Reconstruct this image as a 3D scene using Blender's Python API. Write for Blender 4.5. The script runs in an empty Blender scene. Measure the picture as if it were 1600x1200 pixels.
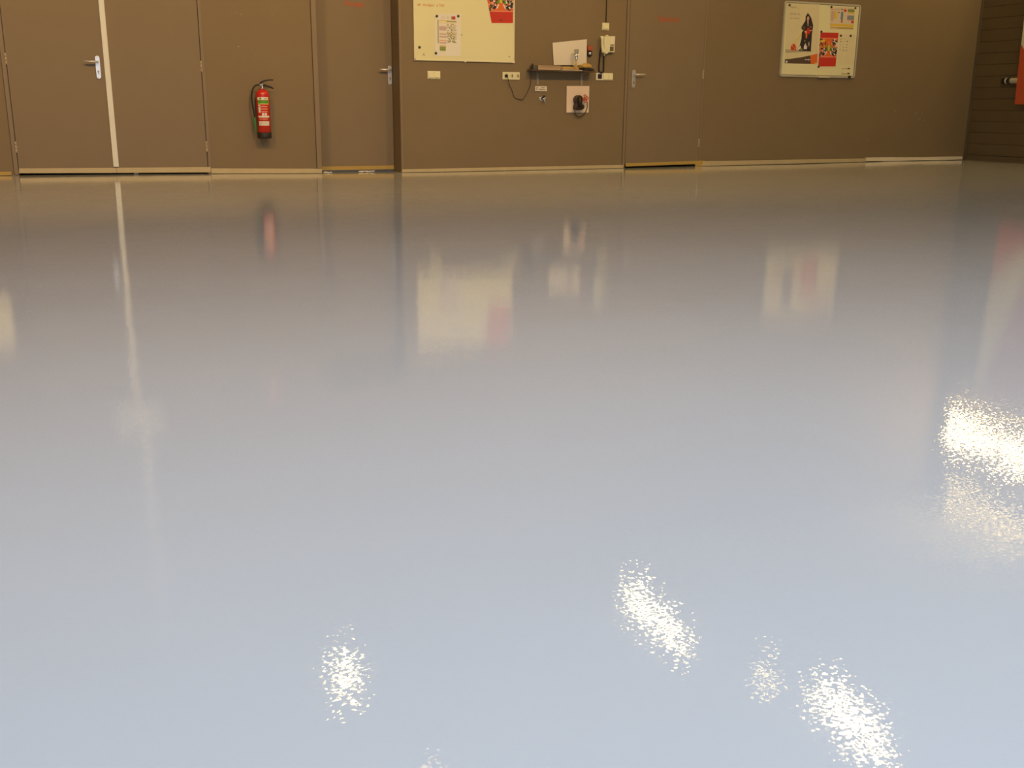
import bpy, bmesh, math, random
from mathutils import Vector, Matrix

random.seed(7)
sc = bpy.context.scene
col = sc.collection
PI = math.pi

# ------------------------------------------------------------------ camera, world, light, exposure
CAM_H, PITCH, ROLL, YAW = 0.675, 0.2633, 0.0075, 0.4070
cy, sy, cp, sp = math.cos(YAW), math.sin(YAW), math.cos(PITCH), math.sin(PITCH)
F = Vector((sy * cp, cy * cp, -sp))
R0 = Vector((cy, -sy, 0))
U0 = R0.cross(F)
Rv = R0 * math.cos(ROLL) + U0 * math.sin(ROLL)
Uv = U0 * math.cos(ROLL) - R0 * math.sin(ROLL)
cd = bpy.data.cameras.new('camera')
cd.sensor_width = 36.0
cd.lens = 1605.8 / 1600 * 36.0
cd.clip_end = 200
cam = bpy.data.objects.new('camera', cd)
m3 = Matrix((Rv, Uv, -F)).transposed()
cam.matrix_world = Matrix.Translation((0, 0, CAM_H)) @ m3.to_4x4()
col.objects.link(cam)
sc.camera = cam

w = bpy.data.worlds.new('sky')
sc.world = w
w.use_nodes = True
bg = w.node_tree.nodes['Background']
bg.inputs['Color'].default_value = (0.85, 1.07, 1.36, 1)
bg.inputs['Strength'].default_value = 2.62

sc.view_settings.view_transform = 'Standard'
sc.view_settings.look = 'None'
sc.view_settings.exposure = 0.0
sc.view_settings.gamma = 1.0
sc.cycles.use_denoising = True
sc.cycles.max_bounces = 8
sc.cycles.sample_clamp_indirect = 12

D = 10.848          # distance of the far wall
XR = 11.42          # right-hand wall
XL = -5.0
YB = -1.9           # wall behind the camera, with the open overhead door
H = 4.95

def area(name, loc, target, sx, sy_, power, color, spread=PI, portal=False):
    l = bpy.data.lights.new(name, 'AREA')
    l.shape = 'RECTANGLE'
    l.size, l.size_y = sx, sy_
    l.energy = power
    l.color = color
    l.spread = spread
    if portal:
        l.cycles.is_portal = True
    o = bpy.data.objects.new(name, l)
    col.objects.link(o)
    o.location = loc
    o.rotation_euler = (Vector(target) - Vector(loc)).to_track_quat('-Z', 'Y').to_euler()
    return o

# daylight enters through the open overhead door behind the camera
OX0, OX1, OH = -2.2, 3.6, 2.3
area('door_daylight_portal', ((OX0 + OX1) / 2, YB - 0.1, OH / 2), ((OX0 + OX1) / 2, 5, OH / 2), OX1 - OX0, OH, 1, (1, 1, 1), portal=True)
# and through an unseen rooflight opening, added to cool the floor near the viewer
SX_0, SX_1, SY_0, SY_1 = -3.0, 5.5, -1.6, 1.3
area('added_rooflight_portal', ((SX_0 + SX_1) / 2, (SY_0 + SY_1) / 2, H + 0.14), ((SX_0 + SX_1) / 2, (SY_0 + SY_1) / 2, 0), SX_1 - SX_0, SY_1 - SY_0, 1, (1, 1, 1), portal=True)
# warm fill lights added unseen under the ceiling, aimed at the far wall
WARM = (1.0, 0.60, 0.185)
WALL_FILLS = [(-1.4, 57), (2.2, 41), (5.4, 26), (8.6, 13)]
for fx, fp in WALL_FILLS:
    area('wall_fill', (fx, 4.4, H - 0.22), (fx + 0.3, D, 1.6), 0.45, 0.3, fp, WARM, spread=math.radians(90))
FLOOR_FILLS = [(-1.5, 2.4), (1.6, 2.4), (4.7, 2.4)]  # unseen downward fill lights, added to warm the middle of the floor
for bx0, by0 in FLOOR_FILLS:
    area('floor_fill', (bx0, by0, H - 0.30), (bx0, by0, 0), 0.35, 0.35, 17, (1.0, 0.60, 0.20), spread=math.radians(120))

# ------------------------------------------------------------------ helpers
def lin(c):
    c = c / 255.0
    return c / 12.92 if c <= 0.04045 else ((c + 0.055) / 1.055) ** 2.4

MATS = {}
def mat(name, rgb, rough=0.5, metal=0.0, spec=0.5, var=0.06, scale=12.0, bump=0.0, bscale=60.0, emit=None, estr=0.0):
    """paint, plastic or metal with a faint procedural mottling"""
    if name in MATS:
        return MATS[name]
    m = bpy.data.materials.new(name)
    m.use_nodes = True
    nt = m.node_tree
    b = nt.nodes['Principled BSDF']
    b.inputs['Roughness'].default_value = rough
    b.inputs['Metallic'].default_value = metal
    b.inputs['Specular IOR Level'].default_value = spec
    tc = nt.nodes.new('ShaderNodeTexCoord')
    nz = nt.nodes.new('ShaderNodeTexNoise')
    nz.inputs['Scale'].default_value = scale
    nz.inputs['Detail'].default_value = 4
    nt.links.new(tc.outputs['Object'], nz.inputs['Vector'])
    rp = nt.nodes.new('ShaderNodeMix')
    rp.data_type = 'RGBA'
    rp.inputs[6].default_value = (*[v * (1 - var) for v in rgb], 1)
    rp.inputs[7].default_value = (*[min(1, v * (1 + var)) for v in rgb], 1)
    nt.links.new(nz.outputs['Fac'], rp.inputs[0])
    nt.links.new(rp.outputs[2], b.inputs['Base Color'])
    if bump:
        n2 = nt.nodes.new('ShaderNodeTexNoise')
        n2.inputs['Scale'].default_value = bscale
        n2.inputs['Detail'].default_value = 3
        nt.links.new(tc.outputs['Object'], n2.inputs['Vector'])
        bp = nt.nodes.new('ShaderNodeBump')
        bp.inputs['Strength'].default_value = 1
        bp.inputs['Distance'].default_value = bump
        nt.links.new(n2.outputs['Fac'], bp.inputs['Height'])
        nt.links.new(bp.outputs['Normal'], b.inputs['Normal'])
    if emit:
        b.inputs['Emission Color'].default_value = (*emit, 1)
        b.inputs['Emission Strength'].default_value = estr
    MATS[name] = m
    return m

class MB:
    """collects shapes; build() links them as one mesh object"""
    def __init__(self):
        self.bm = bmesh.new()
        self.mi = 0
        self.mats = []
    def use(self, m):
        if m not in self.mats:
            self.mats.append(m)
        self.mi = self.mats.index(m)
        return self
    def face(self, pts):
        vs = [self.bm.verts.new(p) for p in pts]
        f = self.bm.faces.new(vs)
        f.material_index = self.mi
        return f
    def box(self, x0, x1, y0, y1, z0, z1):
        self.prism([(x0, z0), (x1, z0), (x1, z1), (x0, z1)], y0, y1)
        return self
    def prism(self, poly, y0, y1):
        """XZ outline given thickness from y0 (near) to y1 (far)"""
        a = [self.bm.verts.new((p[0], y0, p[1])) for p in poly]
        b = [self.bm.verts.new((p[0], y1, p[1])) for p in poly]
        n = len(poly)
        fs = [self.bm.faces.new(a), self.bm.faces.new(b[::-1])]
        for i in range(n):
            fs.append(self.bm.faces.new((a[i], b[i], b[(i + 1) % n], a[(i + 1) % n])))
        for f in fs:
            f.material_index = self.mi
        return self
    def prismx(self, poly, x0, x1):
        """YZ outline, thickness along x"""
        a = [self.bm.verts.new((x0, p[0], p[1])) for p in poly]
        b = [self.bm.verts.new((x1, p[0], p[1])) for p in poly]
        n = len(poly)
        fs = [self.bm.faces.new(a), self.bm.faces.new(b[::-1])]
        for i in range(n):
            fs.append(self.bm.faces.new((a[i], b[i], b[(i + 1) % n], a[(i + 1) % n])))
        for f in fs:
            f.material_index = self.mi
        return self
    def tube(self, pts, r, seg=10, closed=False, caps=True):
        pts = [Vector(p) for p in pts]
        n = len(pts)
        rr = r if isinstance(r, (list, tuple)) else [r] * n
        rings = []
        up = None
        for i, p in enumerate(pts):
            if closed:
                t = (pts[(i + 1) % n] - pts[i - 1]).normalized()
            else:
                t = (pts[min(i + 1, n - 1)] - pts[max(i - 1, 0)]).normalized()
            if up is None:
                up = t.orthogonal().normalized()
            up = (up - t * up.dot(t)).normalized()
            s = t.cross(up)
            rings.append([self.bm.verts.new(p + (up * math.cos(2 * PI * k / seg) + s * math.sin(2 * PI * k / seg)) * rr[i]) for k in range(seg)])
        for i in range(n if closed else n - 1):
            a, b = rings[i], rings[(i + 1) % n]
            for k in range(seg):
                f = self.bm.faces.new((a[k], a[(k + 1) % seg], b[(k + 1) % seg], b[k]))
                f.material_index = self.mi
                f.smooth = True
        if caps and not closed:
            for q in (rings[0][::-1], rings[-1]):
                f = self.bm.faces.new(q)
                f.material_index = self.mi
        return self
    def lathe(self, prof, center, axis=(0, 0, 1), seg=28):
        """prof = [(radius, distance along axis)]"""
        c = Vector(center)
        ax = Vector(axis).normalized()
        u = ax.orthogonal().normalized()
        v = ax.cross(u)
        rings = []
        for r, h in prof:
            r = max(r, 1e-5)
            rings.append([self.bm.verts.new(c + ax * h + (u * math.cos(2 * PI * k / seg) + v * math.sin(2 * PI * k / seg)) * r) for k in range(seg)])
        for a, b in zip(rings, rings[1:]):
            for k in range(seg):
                f = self.bm.faces.new((a[k], a[(k + 1) % seg], b[(k + 1) % seg], b[k]))
                f.material_index = self.mi
                f.smooth = True
        for q in (rings[0][::-1], rings[-1]):
            f = self.bm.faces.new(q)
            f.material_index = self.mi
        return self
    def build(self, name, m=None, parent=None, bevel=0.0, subsurf=0):
        if m is not None and not self.mats:
            self.mats = [m]
        bmesh.ops.recalc_face_normals(self.bm, faces=self.bm.faces)
        me = bpy.data.meshes.new(name)
        self.bm.to_mesh(me)
        self.bm.free()
        for q in self.mats:
            me.materials.append(q)
        o = bpy.data.objects.new(name, me)
        col.objects.link(o)
        if bevel:
            bv = o.modifiers.new('bevel', 'BEVEL')
            bv.width = bevel
            bv.segments = 2
            bv.limit_method = 'ANGLE'
        if subsurf:
            s = o.modifiers.new('subsurf', 'SUBSURF')
            s.levels = s.render_levels = subsurf
        if parent is not None:
            o.parent = parent
            o.matrix_parent_inverse = Matrix.Translation(-Vector(parent.location)) if parent.type == 'EMPTY' else Matrix.Identity(4)
        return o

def tag(o, label=None, cat=None, group=None, kind=None):
    if label: o['label'] = label
    if cat: o['category'] = cat
    if group: o['group'] = group
    if kind: o['kind'] = kind
    return o

def empty(name, loc, label=None, cat=None, group=None, kind=None):
    o = bpy.data.objects.new(name, None)
    o.empty_display_size = 0.1
    o.location = loc
    col.objects.link(o)
    return tag(o, label, cat, group, kind)

def text(name, s, xz, size, m, parent, off, shear=0.0, bold=0.0, rot=0.0):
    """lettering standing flat on the far wall's things"""
    c = bpy.data.curves.new(name, 'FONT')
    c.body = s
    c.size = size
    c.shear = shear
    c.offset = bold
    c.extrude = 0.0002
    c.materials.append(m)
    tmp = bpy.data.objects.new(name, c)
    col.objects.link(tmp)
    dg = bpy.context.evaluated_depsgraph_get()
    me = bpy.data.meshes.new_from_object(tmp.evaluated_get(dg))
    bpy.data.objects.remove(tmp)
    o = bpy.data.objects.new(name, me)
    col.objects.link(o)
    o.parent = parent
    o.location = Vector((xz[0], D - off, xz[1])) - (Vector(parent.location) if parent.type == 'EMPTY' else Vector((0, 0, 0)))
    o.rotation_euler = (PI / 2, rot, 0)
    return o

def rrect(x0, x1, z0, z1, r, n=5):
    out = []
    for cx, cz, a0 in ((x1 - r, z1 - r, 0), (x0 + r, z1 - r, 90), (x0 + r, z0 + r, 180), (x1 - r, z0 + r, 270)):
        for k in range(n + 1):
            a = math.radians(a0 + 90 * k / n)
            out.append((cx + r * math.cos(a), cz + r * math.sin(a)))
    return out

def disc(cx, cz, r, n=16, rz=None):
    rz = rz or r
    return [(cx + r * math.cos(2 * PI * k / n), cz + rz * math.sin(2 * PI * k / n)) for k in range(n)]

# ------------------------------------------------------------------ materials
WALL = mat('taupe_wall_paint', (0.232, 0.170, 0.098), 0.62, spec=0.3, var=0.05, scale=3.0, bump=0.0006, bscale=220)
DOOR = mat('taupe_door_paint', (0.240, 0.180, 0.112), 0.55, spec=0.3, var=0.04, scale=5.0, bump=0.0003, bscale=300)
FRAME = mat('taupe_frame_paint', (0.25, 0.185, 0.118), 0.5, spec=0.4, var=0.04, scale=8)
JOINT = mat('shadow_joint', (0.075, 0.052, 0.033), 0.8, var=0.1)
DARKGAP = mat('dark_gap', (0.02, 0.016, 0.013), 0.8, var=0.1)  # near-black fill for the gap under the skirting strips
TAPE = mat('bare_wood_strip', (0.54, 0.44, 0.26), 0.6, var=0.12, scale=9)
TAPEY = mat('yellow_wood_strip', (0.48, 0.32, 0.08), 0.6, var=0.12, scale=9)
TAPEW = mat('pale_filler_strip', (0.80, 0.70, 0.52), 0.6, var=0.08, scale=14)
WHITEP = mat('white_lacquer', (0.78, 0.77, 0.70), 0.45, var=0.03)
ALU = mat('brushed_aluminium', (0.74, 0.72, 0.70), 0.35, metal=0.6, var=0.05, scale=30)
STEEL = mat('chrome', (0.80, 0.80, 0.80), 0.12, metal=1.0, var=0.02)
CREAM = mat('cream_plastic', (0.82, 0.78, 0.52), 0.35, var=0.02)
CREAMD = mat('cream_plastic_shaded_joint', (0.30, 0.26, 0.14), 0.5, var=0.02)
BLACK = mat('black_plastic', (0.018, 0.016, 0.016), 0.4, var=0.1)
BLACKR = mat('black_rubber', (0.022, 0.018, 0.018), 0.6, var=0.1)
BOARD = mat('whiteboard_enamel', (0.84, 0.80, 0.50), 0.22, var=0.02, scale=3)
PAPER = mat('white_paper', (0.84, 0.80, 0.72), 0.7, var=0.03, scale=6)
PAPERP = mat('pinkish_paper', (0.82, 0.72, 0.62), 0.7, var=0.03, scale=6)
INK = mat('grey_ink', (0.10, 0.08, 0.06), 0.7)
INKS = mat('soft_grey_ink', (0.36, 0.30, 0.19), 0.7)
ORANGEINK = mat('orange_marker_ink', (0.62, 0.20, 0.05), 0.6)
REDINK = mat('red_orange_paint', (0.50, 0.085, 0.03), 0.6)
RED = mat('red_enamel', (0.62, 0.030, 0.018), 0.25, var=0.04)
REDP = mat('red_print', (0.62, 0.035, 0.018), 0.6, var=0.05)
ORP = mat('orange_print', (0.80, 0.16, 0.03), 0.6, var=0.05)
SALMON = mat('salmon_print', (0.85, 0.36, 0.22), 0.6, var=0.05)
YEL = mat('yellow_print', (0.80, 0.55, 0.06), 0.6, var=0.05)
GRN = mat('green_print', (0.12, 0.33, 0.03), 0.6, var=0.05)
OLV = mat('olive_print', (0.30, 0.34, 0.08), 0.6, var=0.08)
BLU = mat('blue_print', (0.16, 0.26, 0.33), 0.6, var=0.05)
LILAC = mat('lilac_print', (0.62, 0.45, 0.42), 0.6, var=0.05)
BROWNP = mat('brown_print', (0.10, 0.065, 0.04), 0.6, var=0.05)
BLKP = mat('black_print', (0.030, 0.022, 0.028), 0.6, var=0.1)
SKIN = mat('skin_print', (0.72, 0.42, 0.34), 0.6, var=0.04)
CARDT = mat('tan_cardboard', (0.42, 0.29, 0.17), 0.7, var=0.08)

def floor_material():
    m = bpy.data.materials.new('poured_epoxy_floor')
    m.use_nodes = True
    nt = m.node_tree
    N, L = nt.nodes, nt.links
    b = N['Principled BSDF']
    geo = N.new('ShaderNodeNewGeometry')
    # pale blue-grey pigment with very faint trowel clouds
    n1 = N.new('ShaderNodeTexNoise')
    n1.inputs['Scale'].default_value = 1.1
    n1.inputs['Detail'].default_value = 3
    L.new(geo.outputs['Position'], n1.inputs['Vector'])
    mx = N.new('ShaderNodeMix')
    mx.data_type = 'RGBA'
    mx.inputs[6].default_value = (0.570, 0.590, 0.605, 1)
    mx.inputs[7].default_value = (0.610, 0.630, 0.645, 1)
    L.new(n1.outputs['Fac'], mx.inputs[0])
    L.new(mx.outputs[2], b.inputs['Base Color'])
    b.inputs['IOR'].default_value = 1.5
    b.inputs['Specular IOR Level'].default_value = 0.5
    b.inputs['Roughness'].default_value = 0.035
    # orange-peel surface: millimetre ripples tilt the normal a little
    def ripple(scale, amp, offset):
        mp = N.new('ShaderNodeVectorMath'); mp.operation = 'ADD'
        mp.inputs[1].default_value = (offset, offset * 0.7, 0)
        L.new(geo.outputs['Position'], mp.inputs[0])
        n = N.new('ShaderNodeTexNoise')
        n.inputs['Scale'].default_value = scale
        n.inputs['Detail'].default_value = 1.0
        L.new(mp.outputs[0], n.inputs['Vector'])
        s = N.new('ShaderNodeVectorMath'); s.operation = 'SUBTRACT'
        s.inputs[1].default_value = (0.5, 0.5, 0.5)
        L.new(n.outputs['Color'], s.inputs[0])
        k = N.new('ShaderNodeVectorMath'); k.operation = 'MULTIPLY'
        k.inputs[1].default_value = (amp, amp, 0)
        L.new(s.outputs[0], k.inputs[0])
        return k
    r1 = ripple(170, 0.068, 3.1)
    r2 = ripple(9, 0.012, 7.7)
    a = N.new('ShaderNodeVectorMath'); a.operation = 'ADD'
    L.new(r1.outputs[0], a.inputs[0]); L.new(r2.outputs[0], a.inputs[1])
    a2 = N.new('ShaderNodeVectorMath'); a2.operation = 'ADD'
    L.new(a.outputs[0], a2.inputs[0]); L.new(geo.outputs['Normal'], a2.inputs[1])
    nm = N.new('ShaderNodeVectorMath'); nm.operation = 'NORMALIZE'
    L.new(a2.outputs[0], nm.inputs[0])
    L.new(nm.outputs[0], b.inputs['Normal'])
    return m

# ------------------------------------------------------------------ the hall
HX = [(-5, .03), (-0.46, .021), (1.42, .005), (2.55, -.012), (3.43, -.020), (6.13, -.015), (7.27, -.006), (8.67, 0), (9.83, .013), (11.53, .016), (13, .016)]
def floor_z(x, y=D):
    for (xa, a), (xb, b) in zip(HX, HX[1:]):
        if xa <= x <= xb:
            t = (x - xa) / (xb - xa)
            h = a + (b - a) * t
            break
    else:
        h = HX[0][1] if x < HX[0][0] else HX[-1][1]
    k = min(1, max(0, (y - 1.0) / (D - 1.0)))
    return h * k

g = MB()
xs = [XL - 0.1 + 0.35 * i for i in range(48)] 
xs = [x for x in xs if x < XR + 0.1] + [XR + 0.15]
ys = [YB + 0.4 * i for i in range(40) if YB + 0.4 * i < D + 2.6] + [D + 2.7]
grid = [[g.bm.verts.new((x, y, floor_z(x, y))) for x in xs] for y in ys]
for j in range(len(ys) - 1):
    for i in range(len(xs) - 1):
        f = g.bm.faces.new((grid[j][i], grid[j][i + 1], grid[j + 1][i + 1], grid[j + 1][i]))
        f.smooth = True
tag(g.build('floor', floor_material()), 'glossy pale blue-grey poured floor of the hall', kind='structure')

YARD = mat('yard_paving', (0.30, 0.29, 0.27), 0.9, var=0.2, scale=2)
g = MB(); g.prism([(-30, -0.06), (30, -0.06), (30, -0.01), (-30, -0.01)], -30, YB)
tag(g.build('ground', YARD), 'grey paved yard outside the open overhead door', kind='structure')

# far wall with three doorways
DW1, DW2, DW3 = (-0.375, 1.345), (2.495, 3.358), (6.100, 7.118)
DH = 2.32
g = MB()
T = 0.30
xs_ = [XL, DW1[0], DW1[1], DW2[0], DW2[1], DW3[0], DW3[1], XR]
for i in range(0, 8, 2):
    g.box(xs_[i], xs_[i + 1], D, D + T, -0.06, H)
for a, b in (DW1, DW2, DW3):
    g.box(a, b, D, D + T, DH, H)
wall_back = tag(g.build('wall_back', WALL), 'far wall painted taupe with three flush doorways', kind='structure')

CEIL = mat('ceiling_sheet', (0.50, 0.50, 0.50), 0.7, var=0.05, scale=1.5)
g = MB()
g.box(XL - .2, XR + .2, YB - .2, SY_0, H, H + 0.15).box(XL - .2, XR + .2, SY_1, D + 2.8, H, H + 0.15).box(XL - .2, SX_0, SY_0, SY_1, H, H + 0.15).box(SX_1, XR + .2, SY_0, SY_1, H, H + 0.15)
tag(g.build('ceiling', CEIL), 'flat light grey ceiling of the hall with an added rooflight opening out of view', kind='structure')
LWALL = mat('grey_side_wall', (0.24, 0.215, 0.18), 0.7, var=0.05, scale=3)
g = MB(); g.prism([(XL - .2, -.06), (XL, -.06), (XL, H), (XL - .2, H)], YB - .2, D + 2.8)
tag(g.build('wall_left', LWALL), 'plain taupe side wall on the left', kind='structure')
g = MB()
g.box(XL, OX0, YB - .2, YB, -.06, H).box(OX1, XR, YB - .2, YB, -.06, H).box(OX0, OX1, YB - .2, YB, OH, H)
tag(g.build('wall_front', LWALL), 'taupe wall with the open overhead doorway behind the viewer', kind='structure')
g = MB(); g.box(XL, XR, D + 2.6, D + 2.8, -.06, H)
tag(g.build('wall_corridor', LWALL), 'dark wall of the rooms behind the far doors', kind='structure')
for px in (1.9, 3.95, 5.3):
    g = MB(); g.box(px, px + .08, D + T, D + 2.6, -.06, H)
    tag(g.build('wall_partition', LWALL), 'dark partition between the rooms behind the far doors', kind='structure')

# right-hand wall: horizontal sheet cladding with shadow grooves, plinth panel below
CLAD = mat('olive_cladding', (0.150, 0.105, 0.050), 0.65, spec=0.3, var=0.10, scale=4, bump=0.0008, bscale=90)
g = MB()
z = 0.10
prof = [(XR, -.06), (XR, 0.085), (XR + .012, 0.090), (XR + .012, 0.098)]
k = 0
while z < H:
    prof += [(XR, z), (XR, min(H, z + 0.136)), (XR + .007, min(H, z + 0.139)), (XR + .007, min(H, z + 0.144))]
    z += 0.146
prof = [p for p in prof if p[1] <= H]
prof += [(XR + .2, H), (XR + .2, -.06)]
# extrude the XZ profile along Y
g.prism(prof, YB - .2, D + 2.8)
tag(g.build('wall_right', CLAD), 'dark olive right-hand wall with horizontal board cladding', kind='structure')
g = MB().box(XR - .012, XR, D - .03, D, 0.03, H)
tag(g.build('trim_1', mat('corner_bead', (0.13, 0.105, 0.065), 0.6)), 'narrow corner bead where the far wall meets the dark cladding', kind='structure')

# pale strips along the foot of the far wall (top and bottom edges as they run in the place)
def strip(name, tl, tr, bl, br, m, y0=0.012, label=None, parent=None, wob=0.0, n=12):
    g = MB()
    top, bot = [], []
    for i in range(n + 1):
        t = i / n
        top.append((tl[0] + (tr[0] - tl[0]) * t, tl[1] + (tr[1] - tl[1]) * t + wob * math.sin(9 * t)))
        bot.append((bl[0] + (br[0] - bl[0]) * t, bl[1] + (br[1] - bl[1]) * t + wob * math.sin(13 * t + 1)))
    g.prism(bot + top[::-1], D - y0, D - 0.0005)
    o = g.build(name, m, parent)
    if parent is None:
        tag(o, label, kind='structure')
    return o
def fl(x): return (x, floor_z(x) + 0.004)
strip('baseboard_back', (XL, .060), (-0.44, .058), fl(XL), fl(-.44), TAPEY, label='yellowish skirting strip at the foot of the far wall, left of the double door')
strip('baseboard_back', (1.374, 0.059), (2.492, 0.038), fl(1.372), fl(2.49), TAPE, label='pale skirting strip under the fire extinguisher', y0=.016)
strip('baseboard_back', (3.365, 0.018), (6.084, 0.026), fl(3.362), fl(6.075), TAPE, label='pale skirting strip below the large whiteboard and shelf')
strip('baseboard_back', (7.185, 0.053), (9.701, 0.057), fl(7.16), fl(9.70), TAPE, label='pale skirting strip between the right door and the white strip')
strip('trim_2', (9.699, 0.067), (11.375, 0.062), (9.70, .019), (11.375, .022), TAPEW, y0=.02, wob=.002, label='loose whiter skirting strip ending at the right corner')
# dark joint under the skirting
g = MB()
for a, b in ((XL, -.44), (1.372, 2.49), (3.362, 6.075), (7.16, 11.4)):
    n = 10
    pts = [(a + (b - a) * i / n, floor_z(a + (b - a) * i / n)) for i in range(n + 1)]
    g.prism([(p[0], p[1] - .01) for p in pts] + [(p[0], p[1] + .005) for p in pts[::-1]], D - .008, D - .0004)
tag(g.build('trim_3', DARKGAP), 'thin dark joint between the skirting strips and the floor', kind='structure')

# chips and scuffs in the paint
g = MB()
for (x, z_), r in ((((1.704, 1.547)), .004), (((1.751, 1.534)), .004), (((1.768, 1.529)), .003), (((2.058, 1.549)), .004), (((1.713, 1.230)), .006), (((1.876, 1.146)), .003),
                   (((10.126, 0.656)), .006), (((10.486, 0.630)), .007), (((10.590, 0.632)), .004), (((10.561, 0.556)), .007), (((10.638, 0.543)), .006), (((9.703, 0.292)), .006)):
    g.prism(disc(x, z_, r, 7, r * .7), D - .0016, D - .0002)
g.build('paint_chips', mat('bare_plaster', (.55, .48, .36), .8), wall_back)

# ------------------------------------------------------------------ doors
def handle(parent, xz, side, dy=0.0, top=0.05, bot=0.15):
    """long escutcheon with lever; side -1 lever points left, +1 right"""
    x, z_ = xz
    y = D + dy
    g = MB(); g.prism(rrect(x - .021, x + .021, z_ - bot, z_ + top, .0205), y - .012, y - .001)
    pl = g.build('handle_plate', ALU, parent, bevel=.002)
    g = MB()
    g.tube([(x, y - .010, z_), (x, y - .045, z_), (x + side * .012, y - .056, z_ + .001), (x + side * .122, y - .056, z_ + .003)], [.010, .010, .010, .0085], 12)
    g.build('lever', ALU, parent)
    g = MB(); g.prism(disc(x, z_ - .085, .009), y - .0155, y - .011).prism([(x - .004, z_ - .11), (x + .004, z_ - .11), (x + .004, z_ - .088), (x - .004, z_ - .088)], y - .0155, y - .011)
    g.build('lock_cylinder', mat('dull_lock', (.35, .32, .26), .4, metal=.8), parent)
    for q in (top - .014, -bot + .014):
        MB().lathe([(0.0, 0), (.004, .0005), (.004, .002)], (x, y - .013, z_ + q), (0, 1, 0), 10).build('screw', STEEL, parent)

HNG = mat('hinge_metal', (.50, .40, .27), .5, metal=.0)
def hinge(parent, x, zc, dy=0.0, r=.0065):
    g = MB()
    y = D + dy - .008
    g.tube([(x, y, zc - .052), (x, y, zc - .0185)], r, 10)
    g.tube([(x, y, zc - .017), (x, y, zc + .017)], r, 10)
    g.tube([(x, y, zc + .0185), (x, y, zc + .052)], r, 10)
    g.box(x - .009, x + .009, D + dy - .004, D + dy + .001, zc - .05, zc + .05)
    g.build('hinge', HNG, parent)

# door_1: double door
d1 = empty('door_1', (0.485, D, 0), 'wide taupe double door with a pale centre strip, left in the photo', kind='structure')
g = MB().box(DW1[0] - .038, DW1[0] - .003, D - .010, D + .1, .03, DH + .035).box(DW1[1] + .003, DW1[1] + .030, D - .010, D + .1, .03, DH + .035).box(DW1[0] - .038, DW1[1] + .03, D - .010, D + .1, DH, DH + .035)
g.build('door_frame', FRAME, d1)
g = MB().box(DW1[0] - .043, DW1[0] - .038, D - .004, D + .02, .03, DH + .04).box(DW1[1] - .001, DW1[1] + .003, D - .0005, D + .1, .03, DH).box(DW1[0] - .003, DW1[0] + .003, D - .0005, D + .1, .03, DH)
g.build('frame_joint', JOINT, d1)
lf = MB().box(DW1[0] + .004, .478, D - .004, D + .05, .060, DH - .004).build('door_leaf', DOOR, d1)
rf = MB().box(.486, DW1[1] - .004, D - .004, D + .05, .050, DH - .004).build('door_leaf', DOOR, d1)
MB().box(.459, .508, D - .018, D - .0045, .088, DH - .01).build('cover_strip', WHITEP, rf, bevel=.002)
strip('bottom_strip', (-0.369, 0.086), (.484, .079), (-0.374, 0.042), (.484, .030), TAPE, parent=lf, y0=.012)
strip('bottom_strip', (.486, .079), (1.369, 0.072), (.486, .030), (1.366, 0.020), TAPE, parent=rf, y0=.012)
handle(lf, (0.403, 1.055), -1, dy=-.004, top=.056, bot=.152)
hinge(lf, DW1[0] - .002, 1.066, -.004); hinge(lf, DW1[0] - .002, .280, -.004); hinge(lf, DW1[0] - .002, 2.08, -.004)
hinge(rf, DW1[1] + .000, 1.035, -.004); hinge(rf, DW1[1] + .000, .272, -.004); hinge(rf, DW1[1] + .000, 2.07, -.004)

# door_2: single door in a deep recess
RC = 0.25
d2 = empty('door_2', (2.93, D, 0), 'taupe single door set back in a deep recess, left of the large whiteboard', kind='structure')
g = MB().box(DW2[0] - .050, DW2[0] - .002, D - .014, D - .0005, .042, DH + .05).box(DW2[1] + .002, DW2[1] + .026, D - .012, D - .0005, .018, DH + .05).box(DW2[0] - .05, DW2[1] + .026, D - .014, D - .0005, DH + .002, DH + .05)
g.build('door_frame', FRAME, d2)
MB().box(DW2[0] - .055, DW2[0] - .050, D - .003, D - .0003, .045, DH + .05).build('frame_joint', JOINT, d2)
lf2 = MB().box(DW2[0] + .004, DW2[1] - .004, D + RC, D + RC + .045, .030, DH - .004).build('door_leaf', DOOR, d2)
MB().box(DW2[0] + .006, DW2[1] - .006, D + RC - .006, D + RC - .0003, .006, .046).build('bottom_strip', TAPEY, lf2)
handle(lf2, (3.327, 1.047), -1, dy=RC, top=.046, bot=.152)

# door_3: single door right of the telephone
d3 = empty('door_3', (6.61, D, 0), 'taupe single door to the right of the wall telephone', kind='structure')
g = MB().box(DW3[0] - .034, DW3[0] - .003, D - .006, D + .1, .028, DH + .03).box(DW3[1] + .001, DW3[1] + .02, D - .0035, D + .1, .05, DH + .03).box(DW3[0] - .034, DW3[1] + .02, D - .006, D + .1, DH, DH + .03)
g.build('door_frame', FRAME, d3)
g = MB().box(DW3[0] - .040, DW3[0] - .034, D - .002, D + .02, .028, DH + .03).box(DW3[0] - .003, DW3[0] + .003, D - .0003, D + .02, .03, DH)
g.build('frame_joint', JOINT, d3)
lf3 = MB().box(DW3[0] + .004, DW3[1] - .001, D - .003, D + .045, .025, DH - .003).build('door_leaf', DOOR, d3)
strip('bottom_strip', (6.109, 0.044), (7.203, 0.061), (6.111, 0.007), (7.206, 0.023), TAPEY, parent=lf3, y0=.010)
handle(lf3, (6.177, 1.046), 1, dy=-.003, top=.052, bot=.148)
hinge(lf3, 7.121, 1.066, -.003); hinge(lf3, 7.110, .268, -.003); hinge(lf3, 7.121, 2.07, -.003)
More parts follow.
